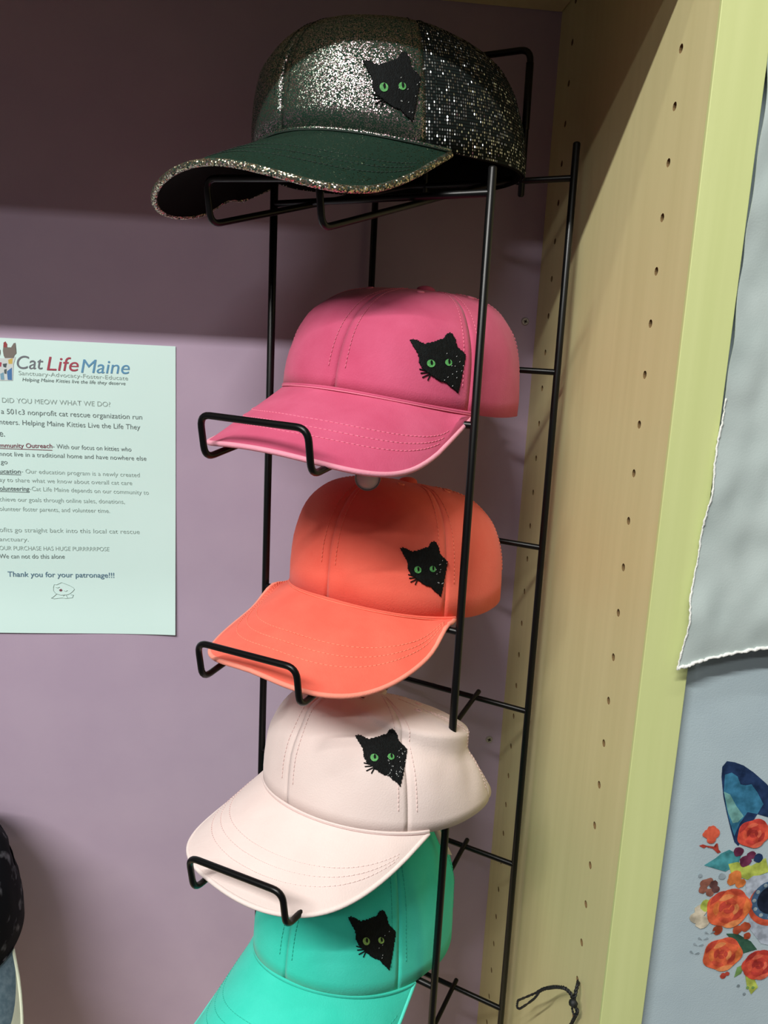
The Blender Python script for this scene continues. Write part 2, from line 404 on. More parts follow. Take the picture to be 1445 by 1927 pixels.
# ---------------------------------------------------------------- the setting
XP, DEPTH, THICK = 222.08, 307.6, 29.8          # right panel plane, bay depth, panel thickness
wall_back = bm_obj('wall_back', box_bm(W(-900, 0, -1300), W(900, 12, 700)), MAT_WALL)
tag(wall_back, kind='structure')


def screw(x, z):
    bm = bmesh.new()
    bmesh.ops.create_cone(bm, cap_ends=True, segments=20, radius1=.0039, radius2=.0030, depth=.0016)
    bmesh.ops.rotate(bm, verts=bm.verts, matrix=Matrix.Rotation(math.radians(90), 3, 'X'))
    for v in bm.verts: v.co += W(x, -0.8, z)
    s = bm_obj('screw', bm, MAT_STEEL, wall_back)
    b2 = bmesh.new()
    for a in (20, 110):
        bm3 = bmesh.new(); bmesh.ops.create_cube(bm3, size=1)
        for v in bm3.verts:
            v.co = Vector((v.co.x * .0036, v.co.y * .0006, v.co.z * .0009))
            v.co = Matrix.Rotation(math.radians(a), 3, 'Y') @ v.co + W(x, -1.5, z)
        tmp = bpy.data.meshes.new('t'); bm3.to_mesh(tmp); bm3.free(); b2.from_mesh(tmp); bpy.data.meshes.remove(tmp)
    bm_obj('cross_recess', b2, MAT_DARK, s)


screw(211.5, 26.7); screw(209.5, -396.8);

# right panel with two columns of drilled shelf-pin holes
panel = bm_obj('wall_right', box_bm(W(XP, -DEPTH + 3, -1300), W(XP + THICK, 0, 700)), MAT_MAPLE)
tag(panel, kind='structure')
cut = bmesh.new()
for dep, z0, n in ((260.5, 180.66, 30), (38.15, 180.66 + 2.329 * 32, 34)):
    for i in range(-4, n):
        g = bmesh.ops.create_cone(cut, cap_ends=True, segments=12, radius1=.0027, radius2=.0027, depth=.018)
        bmesh.ops.rotate(cut, verts=g['verts'], matrix=Matrix.Rotation(math.radians(90), 3, 'Y'))
        for v in g['verts']: v.co += W(XP, -dep, z0 - 32 * i)
cutter = bm_obj('cutter', cut, MAT_HOLE)
mod = panel.modifiers.new('holes', 'BOOLEAN'); mod.operation = 'DIFFERENCE'; mod.object = cutter; mod.solver = 'EXACT'
if hasattr(mod, 'material_mode'): mod.material_mode = 'TRANSFER'
dg = bpy.context.evaluated_depsgraph_get()
new_me = bpy.data.meshes.new_from_object(panel.evaluated_get(dg), depsgraph=dg)
panel.modifiers.clear()
panel.data = new_me
bpy.data.objects.remove(cutter, do_unlink=True)
edge = bm_obj('edge_strip', box_bm(W(XP - .25, -DEPTH, -1300), W(XP + THICK, -DEPTH + 3, 700), .0004), MAT_EDGE, panel)

# shelf boards: one above the caps with an unseen front lip added to set its shadow edge, one below the frame carrying the rack, one in the next bay
def shelf(name, x0, x1, z, lab, lip=0):
    t = empty(name, W((x0 + x1) / 2, -DEPTH / 2, z))
    o = bm_obj('board', box_bm(W(x0, -DEPTH + 3, z), W(x1, -1, z + 20), .0006), MAT_SHELF, t)
    o.matrix_parent_inverse = t.matrix_basis.inverted()
    o = bm_obj('front_edge', box_bm(W(x0, -DEPTH, z - lip), W(x1, -DEPTH + 3, z + 20), .0004), MAT_SHELF, t)
    o.matrix_parent_inverse = t.matrix_basis.inverted()
    tag(t, lab, 'shelf')


shelf('shelf_board', -880, XP - .6, 291, 'pale maple shelf board above the green glitter cap', 28)
shelf('shelf_board', XP + THICK + .6, 880, 291, 'pale maple shelf board above the hanging white cloths')
shelf('shelf_board', -880, XP - .6, -830, 'pale maple shelf board under the black wire cap rack')

# ---------------------------------------------------------------- black wire cap rack
PA, PB, PC, PD = (-20.0, -127.0), (65.0, -9.0), (119.6, -232.0), (211.0, -115.0)
rack = empty('wire_cap_rack', W(94, -121, -810))
tag(rack, 'tall black wire rack set diagonally in the corner, holding five caps', 'rack')


def rk(name, pts, rad, sides=12, parent=None):
    o = tube_obj(name, [W(*p) for p in pts], rad, MAT_WIRE, None, sides)
    o.parent = parent or rack
    o.matrix_parent_inverse = rack.matrix_basis.inverted() if parent is None else Matrix()
    return o


RW = .0029
BASE = -810 + 1.2
zb_ = [133, -16, -163, -312, -463, -617, -770]
zf_ = [97, -51, -197, -341, -487, -645, -790]
rk('post', [(PA[0], PA[1], BASE), (PA[0], PA[1], 112)], RW)
rk('post', [(PB[0], PB[1], BASE), (PB[0], PB[1], 155)], RW)
rk('post', [(PC[0], PC[1], BASE), (PC[0], PC[1], 112)], RW)
rk('post', [(PD[0] - 1.5, PD[1], 158), (PD[0], PD[1], -160), (PD[0] + 2.0, PD[1], BASE)], RW)
for z in zb_:
    rk('back_bar', [(PB[0], PB[1], z), (PD[0] + (.3 if z < -100 else -.7), PD[1], z)], .0025)
for z in zf_:
    rk('front_bar', [(PA[0], PA[1], z), (PC[0], PC[1], z)], .0025)
ub = Vector((PD[0] - PB[0], PD[1] - PB[1], 0)).normalized()
nf = Vector((ub.y, -ub.x, 0))                      # towards the front of the rack
if nf.y > 0: nf = -nf
lips = [((-56.7, -216.7, 68.5), (12.6, -267.3, 64.3), 0), ((-54.1, -266.4, -74.3), (10.1, -314.1, -75.3), 4), ((-56.1, -254.1, -223.6), (7.9, -300.4, -222.0), 3),
        ((-57.5, -284.2, -359.2), (3.4, -326.0, -356.3), 14), ((-57, -284, -545), (4, -326, -542), 10), ((-57, -284, -695), (4, -326, -692), 6)]
for (l, r, sag), z in zip(lips, zb_):
    tl = Vector((PD[0], PD[1], z + 4.6)) - ub * 131 - nf * 5
    tr = Vector((PD[0], PD[1], z + 4.6)) - ub * 49 - nf * 5
    l, r = Vector(l), Vector(r)
    up = Vector((0, 0, 27)) + nf * 5
    ml = tl * .3 + l * .7 - Vector((0, 0, sag)); mr = tr * .3 + r * .7 - Vector((0, 0, sag))
    path = fillet([tl, ml, l, l + up, r + up, r, mr, tr], 8)
    rk('cap_holder', path, .0022)
# hoop above the top tier
tl = Vector((PD[0], PD[1], 122)) - ub * 131; tr = Vector((PD[0], PD[1], 122)) - ub * 44
rk('top_hoop', fillet([tl, tl + Vector((-1, 0, 108)), tr + Vector((-1, 0, 108)), tr], 9), .0026)
for q in (tl, tr):
    rk('hoop_sleeve', [q + Vector((-.5, 0, 50)), q + Vector((-1, 0, 98))], .0031)

def crisp(o):
    e = o.modifiers.new('crisp', 'EDGE_SPLIT'); e.split_angle = math.radians(50)
    return o


# ---------------------------------------------------------------- caps
def sgnpow(v, e):
    return math.copysign(abs(v) ** e, v)


def cap_base(phi, p):
    c, s = math.cos(phi), math.sin(phi)
    a = p['af'] if c > 0 else p['ab']
    return -p['b'] * s, a * c


def cap_zb(phi, p):
    s, c = math.sin(phi), math.cos(phi)
    return -p['drop'] * s * s if c > 0 else -p['drop'] + p['bk'] * c * c


def cap_crown(phi, tau, p):
    bx, by = cap_base(phi, p)
    ct = max(math.cos(tau), 0.0)
    s = ct ** p['e1']; g = math.sin(tau) ** p['e2']
    z0 = cap_zb(phi, p)
    y = by * s + p['ts'] * (1 - s)
    if by < 0: y = (y - p['ts']) * (1 - p.get('cone', 0.0) * g * min(1.0, -1.6 * by / p['ab'])) + p['ts']
    x = bx * s
    H = p['H'] + p['tilt'] * (y / 90.0)
    return Vector((x, y, z0 + (H - z0) * g)), s


PM = math.radians(72)


def cap_bill(q, v, p):
    phi = q * p.get('pm', PM)
    xi, yi = cap_base(phi, p)
    x0, y0 = cap_base(p.get('pm', PM), p); x0 = abs(x0)
    psi = q * math.pi / 2
    cp = max(math.cos(psi), 0.0)
    xo = -(x0 + p['bw'] * cp ** .5) * sgnpow(math.sin(psi), p['bs'])
    yo = y0 + (p['af'] + p['bl'] - y0) * cp ** p['be']
    x, y = xi + (xo - xi) * v, yi + (yo - yi) * v
    z = -p['drop'] * (x / p['b']) ** 2 * (1 + p['bc'] * min(1.0, math.hypot(x - xi, y - yi) / (.85 * p['bl']))) - p['bsl'] * math.hypot(x - xi, y - yi)
    return Vector((x, y, z))


CAT = [(212, 270), (245, 256), (300, 270), (345, 296), (385, 310), (450, 297), (510, 280), (560, 262), (612, 245), (640, 205), (662, 182), (690, 170),
       (715, 180), (745, 220), (765, 260), (775, 330), (815, 375), (850, 400), (882, 432), (880, 500), (868, 570), (855, 640), (825, 780), (795, 915),
       (750, 875), (690, 830), (655, 785), (590, 770), (520, 730), (460, 690), (395, 640), (350, 590), (320, 540), (318, 480), (300, 420), (270, 375), (245, 330)]
CAT = [((x - 547) / 670.0, (542 - y) / 745.0) for x, y in CAT]        # unit box centred on the design


def inside(pt, poly):
    x, y = pt; r = False; n = len(poly)
    for i in range(n):
        x1, y1 = poly[i]; x2, y2 = poly[(i + 1) % n]
        if (y1 > y) != (y2 > y) and x < (x2 - x1) * (y - y1) / (y2 - y1) + x1: r = not r
    return r


MAT_THREAD = mottled('black_thread', (5, 8, 9), (20, 26, 28), scale=(900, 900, 260), rough=.7, bump=.6, bscale=1400, spec=.2, lo=.45, hi=.8)
MAT_EYE = mottled('green_thread', (64, 140, 74), (104, 182, 104), scale=(700, 700, 700), rough=.6)
MAT_EYE2 = mottled('olive_thread', (110, 150, 70), (150, 185, 100), scale=(700, 700, 700), rough=.6)
MAT_FLECK = plain('white_thread', (205, 210, 210), rough=.6)


def make_cap(key, label, cloth, bill_cloth, edge_mat, thread, inner, panels=None, bill_under=None, wrinkle=1.6, cat=None, eye=None,
             flecks=0, button=True, extra_fold=0.0, seed=0, pos=None, rot=None, shape=None, stitch=True, edge_r=1.7, rim=None):
    spec = CAPS.get(key, {})
    p = shape or spec['shape']; pos = pos or spec['pos']; rot = rot or spec['rot']
    cat = cat if cat is not None else spec.get('cat')
    root = empty('baseball_cap', W(*pos))
    root.rotation_mode = 'YXZ'
    root.rotation_euler = (rot[1], rot[2], rot[0])
    tag(root, label, 'cap', 'caps on the wire rack' if key in CAPS else None)
    off = Vector((seed * 3.1, seed * 1.7, 0))
    post = None
    post_mode = 1 if key == 4 else -1
    if key in (2, 3, 4, 5):
        Mi = (Matrix.Translation(Vector(pos)) @ Euler((rot[1], rot[2], rot[0]), 'YXZ').to_matrix().to_4x4()).inverted()
        q0, q1 = Mi @ Vector((PC[0], PC[1], pos[2] - 100)), Mi @ Vector((PC[0], PC[1], pos[2] + 150))

        def post(z):
            t = (z - q0.z) / (q1.z - q0.z)
            return q0.x + (q1.x - q0.x) * t, q0.y + (q1.y - q0.y) * t

    Mw = Matrix.Translation(Vector(pos)) @ Euler((rot[1], rot[2], rot[0]), 'YXZ').to_matrix().to_4x4()
    Mwi = Mw.inverted()
    bar_z = {1: zf_[0], 2: zf_[1], 3: zf_[2], 5: zf_[4]}.get(key)

    def lift(v):
        """the cloth rests on the front bar of its tier and on the holder arms"""
        if bar_z is None: return v
        w = Mw @ v
        f = abs((w - Vector((PC[0], PC[1], 0))).dot(nf))
        up_ = max(0.0, bar_z + 6.0 - w.z) * math.exp(-(f / 15.0) ** 2)
        if up_ > .01:
            w.z += up_
            return Mwi @ w
        return v

    def surf(phi, tau):
        v, s = cap_crown(phi, tau, p)
        f = (math.degrees(phi) % 60.0) / 60.0
        puff = math.sin(math.pi * f) ** .45
        d = 1.0 + .013 * puff
        c = Vector((0, p['ts'], v.z))
        fade = min(1.0, tau * 2.2)
        nz = noise.noise((v + off * 30) / 34.0) * wrinkle + noise.noise((v + off * 50) / 15.0) * wrinkle * .35
        if extra_fold:
            a = math.degrees(phi) % 360
            nz += -extra_fold * math.exp(-((a - 92 - 18 * tau) / 9.0) ** 2) * math.sin(min(tau, 1.4) * 2.2)
            nz += extra_fold * .8 * math.exp(-((a - 112 - 14 * tau) / 9.0) ** 2) * math.sin(min(tau, 1.4) * 2.2)
        rad = (v - c)
        rl = rad.length
        v = c + rad * (d + nz * fade / max(rl, 25.0))
        v.z += nz * fade * .5 * (1 - s)
        if post:
            ax, ay = post(v.z)
            rc = math.hypot(ax, ay - p['ts'])
            dx, dy = v.x, v.y - p['ts']
            r = math.hypot(dx, dy)
            if r > 5:
                cross = (dx * (ay - p['ts']) - dy * ax) / r              # sideways distance from the post
                along = (dx * ax + dy * (ay - p['ts'])) / r
                if along > 0:
                    if post_mode < 0:                                      # the post presses a dent into the soft crown
                        lim = rc - 4.2 + cross * cross / 60.0
                        if r > lim: v.x *= lim / r; v.y = p['ts'] + dy * lim / r
                    else:                                                  # the crown bulges over the post
                        want = rc + 6.0 - cross * cross / 220.0
                        push = max(0.0, min(want - r, 26.0)) * min(1.0, max(0.0, (.998 - math.sin(tau)) / .16))
                        v.x += dx / r * push; v.y += dy / r * push
        return lift(v)

    def tau_of(t):
        return math.pi / 2 * (1 - (1 - t) ** 2)

    allv, allf = [], []
    NP, NT = 26, 30
    for k in range(6):
        vs, fs, uvs = [], [], []
        for i in range(NP + 1):
            deg = 60.0 * k + 60.0 * i / NP
            if deg >= 360: deg = 359.999
            if i == 0: deg += .001
            if i == NP: deg -= .001
            phi = math.radians(deg)
            dback = abs(deg - 180.0)
            t0 = 0.0
            if dback < 30: t0 = .22 * math.sqrt(max(0.0, 1 - (dback / 30.0) ** 2))     # arched opening over the strap
            for j in range(NT + 1):
                t = t0 + (1 - t0) * j / NT
                v = surf(phi, tau_of(min(t, .9995)))
                vs.append(v / 1000.0)
                uvs.append((math.degrees(phi) * 1.48 / 1.55, v.z / 2.0))
        for i in range(NP):
            for j in range(NT):
                a = i * (NT + 1) + j
                fs.append((a, a + NT + 1, a + NT + 2, a + 1))
        mat = panels[k] if panels else cloth
        o = mesh_obj('crown_panel', vs, fs, mat, root)
        ul = o.data.uv_layers.new(name='knit')
        for li, l in enumerate(o.data.loops):
            ul.data[li].uv = uvs[l.vertex_index]
        so = o.modifiers.new('cloth', 'SOLIDIFY'); so.thickness = .0012; so.offset = -1
        base_i = len(allv)
        allv += vs; allf += [tuple(base_i + q for q in f) for f in fs]
    bvh = BVHTree.FromPolygons(allv, allf)

    # sweatband inside the opening
    vs, fs = [], []
    n = 72
    for i in range(n):
        phi = 2 * math.pi * i / n
        for j, t in enumerate((0.0, .06, .13)):
            v, s = cap_crown(phi, tau_of(t), p)
            c = Vector((0, 0, v.z)); v = c + (v - c) * .972
            vs.append(v / 1000.0)
    for i in range(n):
        a, b = i * 3, ((i + 1) % n) * 3
        for j in range(2): fs.append((a + j, a + j + 1, b + j + 1, b + j))
    mesh_obj('sweatband', vs, fs, inner, root).modifiers.new('band', 'SOLIDIFY').thickness = .001

    # closing strap across the back opening
    vs, fs = [], []
    for i in range(13):
        phi = math.radians(145 + 70 * i / 12)
        for tt in (.03, .17):
            v, s = cap_crown(phi, tau_of(tt * .5), p)
            vs.append((Vector((v.x * 1.012, v.y * 1.012, v.z))) / 1000.0)
    for i in range(12): fs.append((2 * i, 2 * i + 2, 2 * i + 3, 2 * i + 1))
    mesh_obj('strap', vs, fs, panels[3] if panels else cloth, root).modifiers.new('strap', 'SOLIDIFY').thickness = .0016

    def lifted_bill(q, v, p_):
        return lift(cap_bill(q, v, p_))

    # bill
    vs, fs = [], []
    NQ, NV = 48, 12
    for i in range(NQ + 1):
        q = -1 + 2 * i / NQ
        q = math.sin(q * math.pi / 2) * .4 + q * .6
        for j in range(NV + 1):
            v = lifted_bill(q, j / NV, p)
            w = noise.noise((v + off * 20) / 40.0) * .5
            vs.append(Vector((v.x, v.y, v.z + w)) / 1000.0)
    for i in range(NQ):
        for j in range(NV):
            a = i * (NV + 1) + j
            fs.append((a, a + 1, a + NV + 2, a + NV + 1))
    bill = mesh_obj('bill', vs, fs, bill_cloth, root)
    so = bill.modifiers.new('board', 'SOLIDIFY'); so.thickness = .0030; so.offset = -1; crisp(bill)
    if bill_under:
        bill.data.materials.append(bill_under)
        so.material_offset = 1; so.material_offset_rim = 0
    if rim:
        while len(bill.data.materials) < 2: bill.data.materials.append(bill_cloth)
        bill.data.materials.append(rim)
        for i, f in enumerate(bill.data.polygons):
            if i % NV >= 8: f.material_index = 2
    # rounded rim of the bill
    pts = []
    for i in range(61):
        q = -1 + 2 * i / 60
        q = math.sin(q * math.pi / 2) * .4 + q * .6
        v = lifted_bill(q, 1.0, p); v.z -= 1.4
        pts.append(v / 1000.0)
    tube_obj('bill_edge', pts, edge_r / 1000.0, edge_mat, bill, 10)
    # welt where crown and bill meet
    pts = []
    for i in range(49):
        q = -1 + 2 * i / 48
        v, s = cap_crown(q * p.get('pm', PM), .0, p)
        pts.append(Vector((v.x * 1.008, v.y * 1.008, v.z + 1.0)) / 1000.0)
    tube_obj('brim_seam', pts, .0011, cloth, root, 6)
    pts = []
    for i in range(49):
        q = -1.0 + 2.0 * i / 48
        v, s = cap_crown(q * p.get('pm', PM), .0, p)
        pts.append(Vector((v.x * 1.012, v.y * 1.012, v.z + .1)) / 1000.0)
    tube_obj('seam_groove', pts, .0007, thread, root, 5)

    # rows of stitching on the bill
    def dashes(fn, t0, t1, step, rad, sides=4):
        V, F = [], []
        prev = None; acc = 0.0; on = None
        n = 700
        pts = [fn(t0 + (t1 - t0) * i / n) for i in range(n + 1)]
        seg = [pts[0]]; L = 0.0
        for a, b in zip(pts, pts[1:]):
            L += (b - a).length
            seg.append(b)
            if L >= step:
                k = max(1, int(len(seg) * .72))
                s2 = seg[:k + 1]
                if len(s2) >= 2:
                    v, f = tube([s2[0], s2[len(s2) // 2] if len(s2) > 2 else (s2[0] + s2[-1]) / 2, s2[-1]], rad, sides, round_ends=False)
                    o0 = len(V); V += v; F += [tuple(o0 + q for q in ff) for ff in f]
                seg = [b]; L = 0.0
        return V, F

    if stitch:
        V, F = [], []
        for vv in (.50, .62, .74):
            a, b = dashes(lambda q: (lifted_bill(q, vv * (1 - .1 * abs(q)), p) + Vector((0, 0, .15))) / 1000.0, -.93, .93, .0031, .00028)
            o0 = len(V); V += a; F += [tuple(o0 + q for q in ff) for ff in b]
        mesh_obj('bill_stitching', V, F, thread, bill)['kind'] = 'stuff'
        V, F = [], []
        for k in range(6):
            for s in (-1, 1):
                d = 60.0 * k + s * 4.2
                a, b = dashes(lambda t: surf(math.radians(d % 360.0), tau_of(t)) * 1.003 / 1000.0, .06 if k != 3 else .3, .78, .0029, .00025)
                o0 = len(V); V += a; F += [tuple(o0 + q for q in ff) for ff in b]
        mesh_obj('seam_stitching', V, F, thread, root)['kind'] = 'stuff'

    # covered button on top and an eyelet in each panel
    top = surf(0.3, tau_of(.999))
    if button:
        bm = bmesh.new(); bmesh.ops.create_uvsphere(bm, u_segments=16, v_segments=8, radius=.0075)
        for v in bm.verts: v.co = Vector((v.co.x, v.co.y, v.co.z * .5)) + top / 1000.0
        bm_obj('top_button', bm, panels[0] if panels else cloth, root, True)
    if not panels:
        for k in range(6):
            phi = math.radians(30 + 60 * k)
            c = surf(phi, tau_of(.60)); e1 = (surf(phi + .02, tau_of(.60)) - c).normalized(); e2 = (surf(phi, tau_of(.61)) - c).normalized()
            nn = e1.cross(e2).normalized()
            ring = [(c + nn * .25 + (e1 * math.cos(a) + e2 * math.sin(a)) * 2.3) / 1000.0 for a in [2 * math.pi * i / 14 for i in range(14)]]
            o = tube_obj('eyelet', ring, .0007, thread, root, 6, True)
            hv = [(c + nn * .35) / 1000.0] + [(c + nn * .35 + (e1 * math.cos(a) + e2 * math.sin(a)) * 1.5) / 1000.0 for a in [2 * math.pi * i / 10 for i in range(10)]]
            mesh_obj('eyelet_hole', hv, [(0, 1 + i, 1 + (i + 1) % 10) for i in range(10)], MAT_DARK, o)

    # embroidered black cat face, laid onto the crown
    if cat:
        o_ = Vector(cat['o']); d_ = Vector(cat['d']).normalized()
        r_ = Vector(cat['r']); r_ = (r_ - d_ * r_.dot(d_)).normalized()
        u_ = Vector(cat['u']); u_ = (u_ - d_ * u_.dot(d_)).normalized()

        def lay(a, b, lift):
            s = o_ + r_ * (a * cat['w']) + u_ * (b * cat['h'])
            hit = bvh.ray_cast((s - d_ * 60) / 1000.0, d_)
            if hit[0] is None: return s / 1000.0
            nn = hit[1] if hit[1].dot(d_) < 0 else -hit[1]
            return hit[0] + nn * lift / 1000.0

        G = 64
        grid = {}; V, F = [], []
        rnd = random.Random(seed + 3)

        def vid(i, j):
            if (i, j) not in grid:
                grid[(i, j)] = len(V)
                V.append(lay(-.52 + 1.04 * (i + rnd.uniform(-.25, .25)) / G, -.52 + 1.04 * (j + rnd.uniform(-.25, .25)) / G, 1.0))
            return grid[(i, j)]
        for i in range(G):
            for j in range(G):
                if inside((-.52 + 1.04 * (i + .5) / G, -.52 + 1.04 * (j + .5) / G), CAT):
                    F.append((vid(i, j), vid(i + 1, j), vid(i + 1, j + 1), vid(i, j + 1)))
        patch = mesh_obj('cat_embroidery', V, F, MAT_THREAD, root)
        patch.modifiers.new('thread', 'SOLIDIFY').thickness = .0009
        patch['label'] = 'black embroidered cat face with green eyes'

        def disc(name, cx, cy, rx, ry, rot_, lift, mat, par, a0=0, a1=360, hole=0.0):
            v, f = [], []
            n = 20
            for i in range(n + 1):
                a = math.radians(a0 + (a1 - a0) * i / n)
                for rr in (hole, 1.0):
                    x, y = rx * math.cos(a) * rr, ry * math.sin(a) * rr
                    X = x * math.cos(rot_) - y * math.sin(rot_); Y = x * math.sin(rot_) + y * math.cos(rot_)
                    v.append(lay(cx + X, cy + Y, lift))
            for i in range(n): f.append((2 * i, 2 * i + 1, 2 * i + 3, 2 * i + 2))
            o = mesh_obj(name, v, f, mat, par)
            return o
        for cx, cy, sc in ((-.137, -.012, 1.0), (.180, .003, .88)):
            disc('eye', cx, cy, .075 * sc, .062 * sc, -.25, 1.45, eye or MAT_EYE, patch, hole=.02)
            disc('pupil', cx + .008, cy + .016, .022, .040, .1, 1.75, MAT_THREAD, patch, hole=.02)
        for a, b, c, d in ((-.20, -.13, -.33, -.10), (-.19, -.155, -.31, -.165), (-.16, -.185, -.28, -.235), (-.14, -.20, -.185, -.28)):
            pts = [lay(a + (c - a) * t, b + (d - b) * t, .5) for t in (0, .25, .5, .75, 1)]
            tube_obj('whisker', pts, .00045, MAT_THREAD, patch, 6)
        if flecks:
            V, F = [], []
            for i in range(flecks):
                a, b = rnd.uniform(.1, .48), rnd.uniform(-.4, .15)
                if not inside((a, b), CAT): continue
                v, f = tube([lay(a, b, 1.3), lay(a + .012, b + .014, 1.3)], .00018, 4, round_ends=False)
                o0 = len(V); V += v; F += [tuple(o0 + q for q in ff) for ff in f]
            mesh_obj('loose_thread', V, F, MAT_FLECK, patch)['kind'] = 'stuff'
    return root


T_PINK = twill('pink_twill', (196, 78, 112), (208, 94, 128)); E_PINK = twill('pink_worn_edge', (236, 150, 172), (240, 170, 186))
T_CORAL = twill('coral_twill', (242, 104, 86), (248, 118, 98)); E_CORAL = twill('coral_worn_edge', (252, 148, 128), (253, 160, 140))
T_BLUSH = twill('blush_twill', (229, 211, 206), (234, 218, 213)); E_BLUSH = twill('blush_edge', (238, 222, 217), (241, 227, 222))
T_TEAL = twill('teal_twill', (58, 214, 190), (74, 224, 202)); E_TEAL = twill('teal_edge', (90, 228, 208), (100, 232, 214))
TH_PINK = plain('pink_thread', (238, 130, 158), .7); TH_CORAL = plain('coral_thread', (255, 145, 118), .7)
TH_BLUSH = plain('blush_thread', (236, 208, 204), .7); TH_TEAL = plain('teal_thread', (50, 196, 176), .7)
T_GLIT = glitter('green_glitter', (26, 54, 42), (226, 186, 200), (150, 176, 150), scale=2000, dev=.5, amount=.46)
T_GLITB = glitter('green_glitter_bill', (14, 40, 29), (110, 120, 90), (80, 110, 90), scale=1800, dev=.6, amount=.10)
T_GLITE = glitter('silver_glitter_edge', (40, 62, 52), (225, 215, 205), (215, 205, 165), scale=1100, dev=1.0, amount=.75)
T_MESH = sparkle_mesh('black_sparkle_mesh')
T_BLACK = mottled('black_lining', (8, 9, 9), (16, 17, 17), rough=.95, spec=.1)
TH_DARK = plain('dark_thread', (16, 36, 28), .7)

make_cap(1, 'dark green glitter cap with black sparkly mesh back on the top tier', T_GLIT, T_GLITB, T_GLITE, TH_DARK, T_BLACK,
         panels=[T_GLIT, T_MESH, T_MESH, T_MESH, T_MESH, T_GLIT], bill_under=T_BLACK, wrinkle=1.3, seed=1, flecks=14, button=False, edge_r=2.3)
make_cap(2, 'hot pink cotton cap with black cat face, below the green glitter cap', T_PINK, T_PINK, E_PINK, TH_PINK, T_PINK, wrinkle=1.8, seed=2, flecks=16)
make_cap(3, 'coral orange cotton cap with black cat face, between pink and blush caps', T_CORAL, T_CORAL, E_CORAL, TH_CORAL, T_CORAL, wrinkle=1.8, seed=3, flecks=12)
blush = make_cap(4, 'pale blush white cap with black cat face, its back sagging', T_BLUSH, T_BLUSH, E_BLUSH, TH_BLUSH, T_BLUSH, wrinkle=2.8, seed=4, flecks=40, extra_fold=3.0)
make_cap(5, 'turquoise teal cotton cap with black cat face, lowest on the rack', T_TEAL, T_TEAL, E_TEAL, TH_TEAL, T_TEAL, wrinkle=2.8, seed=5, eye=MAT_EYE2, flecks=6, extra_fold=2.5)

# loose end of the blush cap's strap hanging down behind the post
sp = [(118.8, -185.0, -371.3), (122.0, -185.0, -380.8), (128.0, -185.0, -392.8), (133.6, -185.0, -404.0)]
vs = []
for i, q in enumerate(sp):
    vs += [W(q[0] - 2.6 - .5 * i, q[1], q[2] + 1.5), W(q[0] + 3.2, q[1] + 1.5, q[2] - 1.0)]
bpy.context.view_layer.update()
o = mesh_obj('strap_end', vs, [(2 * i, 2 * i + 1, 2 * i + 3, 2 * i + 2) for i in range(len(sp) - 1)], T_BLUSH)
o.modifiers.new('t', 'SOLIDIFY').thickness = .0012
o.parent = blush; o.matrix_parent_inverse = blush.matrix_world.inverted()

# clear size sticker hanging under the pink bill
st = empty('size_tag', W(51.1, -215.0, -91.8)); tag(st, 'small pale plastic tag hanging between pink bill and coral crown', 'tag')
MAT_TAG = plain('tag_plastic', (215, 222, 220), .3)
def ring_disc(cx, cy, cz, r, y0):
    n = 24
    v = [Vector((0, 0, 0))] + [Vector((math.cos(2 * math.pi * i / n) * r, 0, math.sin(2 * math.pi * i / n) * r)) for i in range(n)]
    return v, [(0, 1 + i, 1 + (i + 1) % n) for i in range(n)]
v, f = ring_disc(0, 0, 0, .0085, 0)
o = mesh_obj('tag_disc', v, f, MAT_TAG, st); o.modifiers.new('t', 'SOLIDIFY').thickness = .0006
o = tube_obj('tag_rim', [Vector((math.cos(2 * math.pi * i / 24) * .0085, 0, math.sin(2 * math.pi * i / 24) * .0085)) for i in range(24)], .0005, plain('tag_rim', (120, 130, 132), .3), st, 6, True)
o = tube_obj('tag_loop', [Vector((0, 0, .006)), Vector((0, 0, .016))], .0004, MAT_TAG, st, 6)

# dark patterned cap at the far left, hung on a hook
T_DARKPAT = mottled('dark_print', (10, 13, 20), (120, 120, 128), scale=(60, 60, 60), rough=.9, detail=3, lo=.60, hi=.72, spec=.2)
T_DENIM = mottled('denim', (88, 112, 126), (112, 134, 146), scale=(220, 220, 220), rough=.9)
T_CREAM = twill('cream_edge', (214, 220, 196), (224, 228, 206))
SH6 = dict(af=92, ab=92, b=78, H=98, drop=20, bk=0, e1=.55, e2=.8, ts=-8, tilt=0, bl=40, bw=50, bs=.75, be=.6, bc=.3, bsl=.5, pm=math.radians(84))
hook = tube_obj('wall_hook', fillet([W(-312, -1, -442), W(-312, -60, -446), W(-312, -64, -434)], 4), .003, MAT_WIRE)
tag(hook, 'black wire wall hook carrying the dark printed cap', 'hook')
make_cap(6, 'black printed cap with denim bill and cream edge against the mauve wall', T_DARKPAT, T_DENIM, T_CREAM, T_DENIM, T_BLACK, pos=(-311, -104, -516),
         rot=(math.radians(178), -.1, 0), shape=SH6, wrinkle=5.0, seed=6, cat={}, stitch=False, button=True, bill_under=None, edge_r=2.0, rim=T_CREAM)

# ---------------------------------------------------------------- notice on the back wall
notice = empty('paper_notice', W(-217, -1, -286)); tag(notice, 'printed white cat rescue notice taped to the mauve wall', 'notice')


def own(o, root):
    o.parent = root
    o.matrix_parent_inverse = root.matrix_basis.inverted()
    return o


